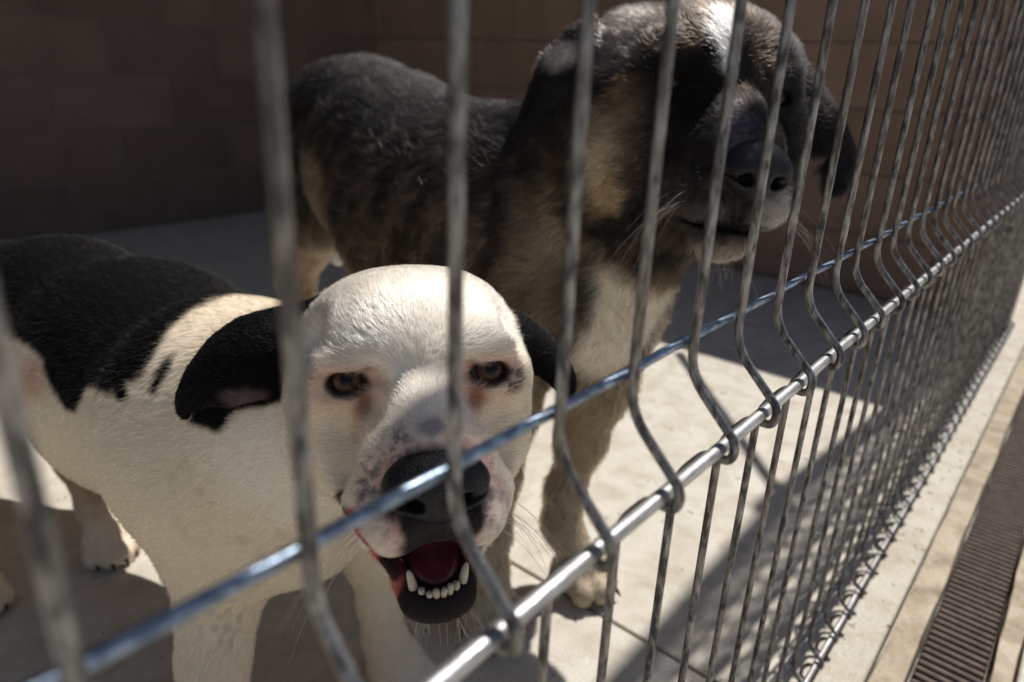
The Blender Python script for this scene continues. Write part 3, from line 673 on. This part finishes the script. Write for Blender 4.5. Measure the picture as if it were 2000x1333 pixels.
# tongue and teeth
s = Shape(); l = Local(s, WRm, WT); l.ell((0, .030, -.0935), (.017, .036, .006), .006, pitch=-.24).ell((0, .02, -.088), (.020, .02, .008), .008)
w = h.w((0, .03, -.09)); p_, q_, n_ = s.mesh([np.arange(v-.05, v+.05, .0018) for v in w], 1, 2, .001); sdf_object('tongue', p_, q_, M['tongue'], dog)
r_t = np.random.default_rng(8)
def tooth(base, tip, r, fl=1.0):
    b, tp = Vector(h.w(base)), Vector(h.w(tip)); mid = b.lerp(tp, .5); V, Fc = tube([b, b.lerp(tp, .35), b.lerp(tp, .7), b.lerp(tp, .92), tp], [r*.85, r, r*.95, r*.72, r*.25] if r < .0026 else [r*.95, r, r*.8, r*.5, r*.12], 9)
    o = mesh_obj('tooth', V, Fc, M['tooth'], dog, True); o.matrix_parent_inverse = Matrix.Translation(-dog.location)
for sg in (-1, 1): tooth((.0125*sg, .0650, -.1045), (.0155*sg, .0670, -.0902), .0026)
for i in range(6):
    a = (i-2.5)/2.5; tooth((.0088*a, .0735-.0045*a*a, -.1040), (.0088*a+r_t.normal(0, .0005), .0745-.0045*a*a, -.0998+.0012*abs(a)+r_t.normal(0, .0008)), .0018+.0003*abs(a)+r_t.normal(0, .0001))
for sg in (-1, 1):
    for j in range(3): tooth((.019*sg, .046-.012*j, -.098+.004*j), (.0195*sg, .046-.012*j, -.0930+.004*j), .0022)
claw_objs(dog, claws)
def whiskers(parent, fr, specs, rad, name='whiskers', seed=5):
    r = np.random.default_rng(seed); n = len(specs); npt = 7; pts = np.empty((n, npt, 3), np.float32)
    for i, (a, d, L, droop) in enumerate(specs):
        a = fr.w(a); d = fr.R@npv(*d); d /= np.linalg.norm(d); bend = r.normal(0, .25, 3)
        for k in range(npt): s_ = k/(npt-1); pts[i, k] = a+d*L*s_+(npv(0, 0, -1)*droop+bend*.3)*L*s_*s_
    cu = bpy.data.hair_curves.new(name); cu.add_curves([npt]*n); cu.points.foreach_set('position', pts.ravel())
    ra = cu.attributes.get('radius') or cu.attributes.new('radius', 'FLOAT', 'POINT'); ra.data.foreach_set('value', np.tile(np.linspace(rad, rad*.3, npt), n).astype(np.float32))
    cu.materials.append(M['whisker']); o = bpy.data.objects.new(name, cu); COL.objects.link(o); o.parent = parent; o.matrix_parent_inverse = Matrix.Translation(-parent.location)
sp = []; r_ = np.random.default_rng(4)
for sg in (-1, 1):
    for k in range(13): sp.append(((.034*sg, .045+.03*r_.random(), -.055-.018*r_.random()), (sg*1.0, .1+.5*r_.random(), -.5*r_.random()), .022+.03*r_.random(), .5+.6*r_.random()))
for k in range(34): sp.append(((r_.uniform(-.018, .018), .045+.028*r_.random(), -.119), (r_.normal(0, .5), .5, -1), .006+.014*r_.random(), .3))
whiskers(dog, h, sp, .00013)

# ================================================================== big brindle dog
BRm = [[0.7116, -0.6951, 0.1018], [-0.6955, -0.7175, -0.0377], [-0.0993, 0.044, 0.9941]]; BT = [0.6173, 0.1734, 0.6012]
big = empty('dog', (.66, .60, 0)); tag(big, 'big shaggy dark brindle dog with white forehead blaze, standing behind the white dog', 'dog')
bd = Shape(); claws = []
# trunk
bd.chain([((0.6321, 0.4194, 0.4306), .130), ((0.6601, 0.5626, 0.4175), .142), ((0.7123, 0.7276, 0.4613), .128), ((0.7642, 0.8715, 0.4972), .112), ((0.7964, 0.9635, 0.4911), .125)], .05)
bd.ell((0.6380, 0.4591, 0.4525), (.10, .12, .105), .04)
bd.cone((0.6034, 0.3061, 0.3804), (0.6143, 0.4027, 0.3951), .085, .125, .05)
bd.cone((0.6262, 0.3768, 0.4596), (0.6182, 0.2582, 0.5532), .108, .080, .04)
bd.cone((0.5907, 0.2945, 0.3916), (0.5838, 0.2134, 0.4937), .085, .06, .05)
# forelegs
BLF = (0.5893, 0.2614, 0.0000); BRF = (0.4616, 0.3031, 0.0000)
bd.chain([((0.6011, 0.2781, 0.3575), .066), ((0.6018, 0.2659, 0.2832), .038), ((0.5985, 0.2801, 0.2028), .0255), ((0.5848, 0.2888, 0.1341), .0195), ((0.5808, 0.2860, 0.0854), .0195), ((BLF[0], BLF[1], .045), .022)], .025)
paw(bd, BLF, (.15, -1.0), .034, claws)
bd.cone((0.5848, 0.2888, 0.1341), (0.5781, 0.3025, 0.0878), .014, .008, .015)
bd.chain([((0.5499, 0.3609, 0.3366), .070), ((0.5207, 0.3434, 0.2491), .040), ((0.4966, 0.3295, 0.1781), .027), ((0.4840, 0.3214, 0.1119), .021), ((0.4771, 0.3159, 0.0610), .020), ((BRF[0], BRF[1], .045), .022)], .025)
paw(bd, BRF, (-.15, -1.0), .036, claws)
# hind legs
BRH = (0.6553, 0.9423, 0.0000); BLH = (0.8562, 0.8916, 0.0000)
bd.chain([((0.7444, 0.9412, 0.4618), .115), ((0.6943, 0.9083, 0.3907), .078), ((0.7073, 1.0004, 0.2909), .046), ((0.7179, 1.0426, 0.2153), .030), ((0.6927, 0.9996, 0.1214), .024), ((BRH[0], BRH[1], .05), .026)], .03)
paw(bd, BRH, (-.2, -1.0), .038, claws)
bd.chain([((0.8305, 0.9511, 0.4277), .105), ((0.8156, 0.9152, 0.3384), .060), ((0.8588, 0.9173, 0.2616), .040), ((0.8876, 0.9536, 0.1847), .028), ((0.8697, 0.9277, 0.1060), .024), ((BLH[0], BLH[1], .05), .026)], .025)
paw(bd, BLH, (-.2, -1.0), .038, claws)
bd.chain([((0.8304, 1.0939, 0.5246), .035), ((0.8609, 1.1577, 0.4131), .03), ((0.8628, 1.1359, 0.2976), .026), ((0.8518, 1.0913, 0.2295), .018)], .02)
# head
g_ = bd.local(BRm, BT)
g_.ell((0, -.052, .010), (.090, .088, .068), .03).ell((.072, -.075, .030), (.030, .035, .030), .03, True).ell((0, -.012, .016), (.055, .045, .040), .03)
g_.ell((.044, .0, .016), (.026, .022, .014), .012, True, roll=.25)
g_.ell((.062, -.035, -.052), (.038, .058, .055), .03, True)
g_.ell((.075, -.06, -.06), (.040, .055, .06), .03, True)
g_.ell((0, .045, -.060), (.046, .068, .042), .025).cone((0, .012, -.012), (0, .092, -.042), .026, .021, .018)
g_.ell((.026, .070, -.086), (.0245, .044, .029), .012, True, roll=-.15)
g_.cone((.05, -.01, -.08), (.036, .05, -.092), .028, .022, .016, True)
g_.cone((0, -.02, -.11), (0, .078, -.122), .045, .0215, .02).ell((0, .078, -.122), (.024, .018, .014), .01)
g_.ell((0, .075, -.1125), (.040, .045, .0028), .004, pitch=-.05, sub=True)
g_.ell((.048, .010, -.001), (.020, .014, .013), .008, True)
g_.ell((.049, .024, -.001), (.0110, .014, .0062), .004, True, roll=.15, sub=True)
g_.cone((-.01, -.09, -.02), (-.01, -.16, -.09), .065, .09, .04)
BEL = [(0.5888, 0.2925, 0.6623), (0.5784, 0.3140, 0.6493), (0.5751, 0.3403, 0.6305), (0.5690, 0.3530, 0.5977), (0.5611, 0.3582, 0.5626), (0.5504, 0.3466, 0.5361), (0.5476, 0.3326, 0.5213), (0.5545, 0.3244, 0.5354), (0.5621, 0.3138, 0.5608), (0.5670, 0.2961, 0.5692), (0.5709, 0.2796, 0.5914), (0.5776, 0.2757, 0.6259)]
BER = [(0.7641, 0.1722, 0.6468), (0.7862, 0.1533, 0.6179), (0.7954, 0.1340, 0.5906), (0.8078, 0.1153, 0.5706), (0.8142, 0.1004, 0.5449), (0.8055, 0.0947, 0.5179), (0.7893, 0.1002, 0.4946), (0.7729, 0.1117, 0.4947), (0.7736, 0.1234, 0.5155), (0.7817, 0.1239, 0.5327), (0.7650, 0.1356, 0.5326), (0.7550, 0.1522, 0.5538), (0.7470, 0.1664, 0.5892), (0.7508, 0.1775, 0.6289)]
bd.flap(BEL, .0045, .014, .014, CP).flap(BER, .0045, .014, .012, CP)
ax = [axis(lo, hi, .0030, .0070, [rg]) for lo, hi, rg in ((.36, 1.16, (BT[0]-.12, BT[0]+.12)), (.05, 1.52, (BT[1]-.09, BT[1]+.10)), (-.02, .82, (BT[2]-.15, BT[2]+.08)))]
BP, BQ, BN = bd.mesh(ax)
print('big dog', len(BP), len(BQ))
BRa, BTa = np.array(BRm), np.array(BT)
grow = lambda E_: (np.array(E_)-np.mean(E_, 0))*1.08+np.mean(E_, 0)
BEP = Patch(grow(BEL), .05); BEQ = Patch(grow(BER), .05)
CHEST = [((0.5301, 0.2063, 0.4435), (.035, .035, .05)), ((0.5514, 0.1943, 0.4219), (.05, .05, .05)), ((0.5380, 0.2170, 0.3882), (.035, .035, .05)), ((0.5590, 0.2079, 0.3746), (.04, .04, .05)), ((0.5510, 0.2264, 0.3382), (.035, .035, .03)), ((0.5704, 0.1812, 0.4311), (.05, .05, .04))]
def big_coat(p):
    n = len(p); q = (p-BTa)@BRa; dh = np.linalg.norm(q-npv(0, 0, -.03), axis=1); hm = dh < .185
    head = sstep(.175, .145, dh)
    n1 = fbm(p, 24, 3); st = fbm(p*npv(1.0, 1.0, .35), 75, 13, 2)          # brindle runs down the flanks
    up = p[:, 2]+(n1-.5)*.10
    c = mixc(np.tile(npv(.138, .110, .088), (n, 1)), (.042, .034, .030), sstep(.40, .60, st))
    c = mixc(c, (.027, .024, .0245), sstep(.47, .57, up))
    c = mixc(c, (.075, .07, .068), sstep(.54, .62, up)*sstep(.50, .64, fbm(p, 90, 17))*.7)
    legs = sstep(.40, .24, up); c = mixc(c, (.37, .295, .21), legs*.9); c = mixc(c, (.45, .37, .28), sstep(.16, .03, up)*.8)
    c = spot(c, p, (0.5797, 0.7730, 0.4477), (.055, .08, .045), (.33, .26, .185), .9, .5); c = spot(c, p, (0.6275, 0.8580, 0.3717), (.05, .08, .05), (.10, .075, .055), .7, .5)
    c = spot(c, p, (0.8156, 0.9152, 0.3384), (.075, .075, .06), (.50, .42, .32), .9); c = spot(c, p, (0.8588, 0.9173, 0.2616), (.06, .06, .08), (.46, .36, .25), .9)
    c = mixc(c, (.75, .71, .65), blob(p, (0.8465, 1.0806, 0.2291), (.04, .04, .03), .2))
    for cc, rr_ in CHEST: c = mixc(c, (.74, .66, .55), blob(p, cc, rr_, .35, .35, 7, 40)*.95)
    c = spot(c, p, (0.5162, 0.2381, 0.4194), (.014, .014, .05), (.025, .021, .019), .9, .4, .4); c = spot(c, p, (0.5085, 0.3408, 0.4579), (.014, .014, .06), (.02, .017, .016), .8, .5, .4)
    c = spot(c, p, (0.5131, 0.2849, 0.4565), (.035, .035, .06), (.28, .23, .18), .75, .6, .4); c = spot(c, p, (0.5334, 0.2844, 0.5380), (.02, .02, .04), (.34, .27, .19), .8, .5, .4)
    c = spot(c, p, (0.5285, 0.2624, 0.5170), (.030, .030, .05), (.48, .41, .32), .9, .5, .4); c = spot(c, p, (0.5199, 0.2640, 0.4815), (.035, .035, .045), (.36, .30, .235), .8, .5, .4)
    hi = np.where(hm)[0]
    if len(hi): c[hi] = big_face(p[hi], q[hi], c[hi], head[hi])
    c = mixc(c, (.022, .019, .019), np.maximum(BEP(p, .008, .006)*.9, BEQ(p, .008, .006)*.95))
    c = spot(c, p, (0.5602, 0.3160, 0.6256), (.022, .022, .014), (.50, .46, .44), .85, .5, .3)  # top rim of the left ear lightened, sunlight painted into the coat
    return c
def big_face(p, q, c, head):
    n = len(p); x, y, z = q.T; qm = np.stack([np.abs(x), y, z], 1)
    h_ = mixc(np.tile(npv(.11, .083, .062), (n, 1)), (.032, .027, .025), sstep(.35, .6, fbm(p, 60, 23)))
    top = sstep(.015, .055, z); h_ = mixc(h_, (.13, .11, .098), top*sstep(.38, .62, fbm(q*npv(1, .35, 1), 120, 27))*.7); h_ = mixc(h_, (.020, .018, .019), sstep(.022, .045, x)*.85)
    h_ = spot(h_, p, (0.5852, 0.2743, 0.6477), (.05, .05, .03), (.40, .36, .33), .7, .5, .3); h_ = spot(h_, p, (0.5851, 0.2260, 0.6548), (.03, .03, .016), (.24, .21, .19), .5, .5, .3)  # pale spots paint the sunlit rim onto the top left of the head
    for a_, r1, cl, k_ in (((0.5309, 0.2380, 0.5561), (.03, .03, .04), (.32, .26, .195), .85), ((0.5273, 0.2411, 0.5266), (.022, .022, .03), (.50, .42, .32), .9), ((0.5234, 0.2252, 0.5058), (.02, .02, .016), (.50, .39, .26), .85), ((0.5460, 0.2243, 0.5918), (.02, .02, .02), (.22, .145, .09), .7), ((0.5421, 0.2034, 0.5673), (.022, .022, .03), (.20, .15, .11), .6)):
        h_ = spot(h_, p, a_, r1, cl, k_, .5, .4)
    h_ = mixc(h_, (.016, .0145, .015), np.clip(blob(q, (0, .055, -.052), (.060, .068, .062), .4, .25, 35)*.85, 0, 1))
    h_ = mixc(h_, (.018, .0165, .017), blob(qm, (.042, .012, .006), (.036, .04, .022), .4, .3)*.85)
    for a_, r1, cl, k_ in (((0.5171, 0.1469, 0.5043), (.03, .03, .022), (.13, .115, .112), .45), ((0.5209, 0.1205, 0.5014), (.025, .025, .018), (.10, .09, .09), .4), ((0.5506, 0.0768, 0.5087), (.012, .018, .020), (.44, .41, .40), .7), ((0.5339, 0.1173, 0.4697), (.035, .035, .012), (.30, .26, .23), .8), ((0.5289, 0.1136, 0.5745), (.018, .018, .022), (.10, .10, .125), .7), ((0.5525, 0.1317, 0.5904), (.010, .010, .016), (.10, .10, .12), .5)):  # bluish bridge spots are a painted highlight, the other greys are fur colour
        h_ = spot(h_, p, a_, r1, cl, k_, .5, .35)
    for a_, r1 in (((0.6010, 0.1702, 0.6613), (.0105, .0105, .013)), ((0.5895, 0.1616, 0.6484), (.0100, .0100, .013)), ((0.5844, 0.1555, 0.6362), (.0088, .0088, .013)), ((0.5830, 0.1513, 0.6249), (.007, .007, .012)), ((0.5823, 0.1481, 0.6153), (.005, .005, .012))): h_ = mixc(h_, (.80, .77, .74), blob(p, a_, r1, .3, .2, 3, 150))
    c = c*(1-head[:, None])+h_*head[:, None]
    c = mixc(c, (.01, .009, .009), blob(qm, (.049, .019, -.001), (.014, .012, .0085), .25))
    c = mixc(c, (.012, .010, .010), blob(q, (0, .075, -.1125), (.044, .05, .0060), .3)*.9)
    c = mixc(c, (.16, .05, .045), blob(qm, (.034, .024, -.004), (.005, .006, .004), .3)*.8)
    return c
bcol = big_coat(BP)
sdf_object('body', BP, BQ, M['coat'], big, bcol)
def b_len(p):
    q = (p-BTa)@BRa; x, y, z = q.T; qm = np.stack([np.abs(x), y, z], 1); d = np.linalg.norm(q, axis=1)
    L = .022-.010*sstep(.22, .13, d)*sstep(-.09, 0, y); L = L*(1-.52*sstep(.02, .08, y)*sstep(.22, .17, d)); L = L*(1-.45*sstep(.36, .24, p[:, 2]))*(1-.45*sstep(.12, .04, p[:, 2]))
    L = L*(1-blob(qm, (.049, .019, 0), (.014, .018, .009), .15))*(1-blob(q, (0, .117, -.062), (.031, .026, .026), .12))
    L = L*(1-.62*np.maximum(BEP(p), BEQ(p))); return L
def b_flow(p):
    q = (p-BTa)@BRa; d = np.linalg.norm(q, axis=1); hw = sstep(.24, .15, d)[:, None]
    bf = np.tile(npv(.32, .70, -.55), (len(p), 1)); lg = sstep(.30, .2, p[:, 2])[:, None]; bf = bf*(1-lg)+npv(.05, .25, -1)*lg
    loc = np.stack([q[:, 0]*7, -1.0+0*q[:, 0], np.clip(q[:, 2]*6, -1.0, .5)-.25], 1); return bf*(1-hw)+(loc@BRa.T)*hw
fur('shaggy_fur', BP, BQ, BN, 210000, lambda p: 1+4*sstep(.26, .18, np.linalg.norm(p-BTa, axis=1)), big_coat, b_len, b_flow, .36, lambda p: .00019+.00013*sstep(.2, .3, np.linalg.norm(p-BTa, axis=1)), M['fur_long'], big, 3, 4, .85, .22, .33, 75, 1.42)
nose_obj(big, g_, (0, .112, -.0620), (.0268, .0215, .0222), (.0125,))
eye(big, g_, (-.0475, .009, -.001), (.02, 1, .05), .0120, (.05, .03, .018)); eye(big, g_, (.0475, .009, -.001), (-.02, 1, .05), .0120, (.05, .03, .018))
claw_objs(big, claws)
sp = []
for sg in (-1, 1):
    for k in range(12): sp.append(((.042*sg, .06+.035*r_.random(), -.085-.02*r_.random()), (sg*1.0, .2+.4*r_.random(), -.4*r_.random()), .03+.04*r_.random(), .4+.5*r_.random()))
for k in range(24): sp.append(((r_.uniform(-.022, .022), .05+.045*r_.random(), -.138), (r_.normal(0, .4), .3, -1), .01+.02*r_.random(), .3))
whiskers(big, g_, sp, .00015)
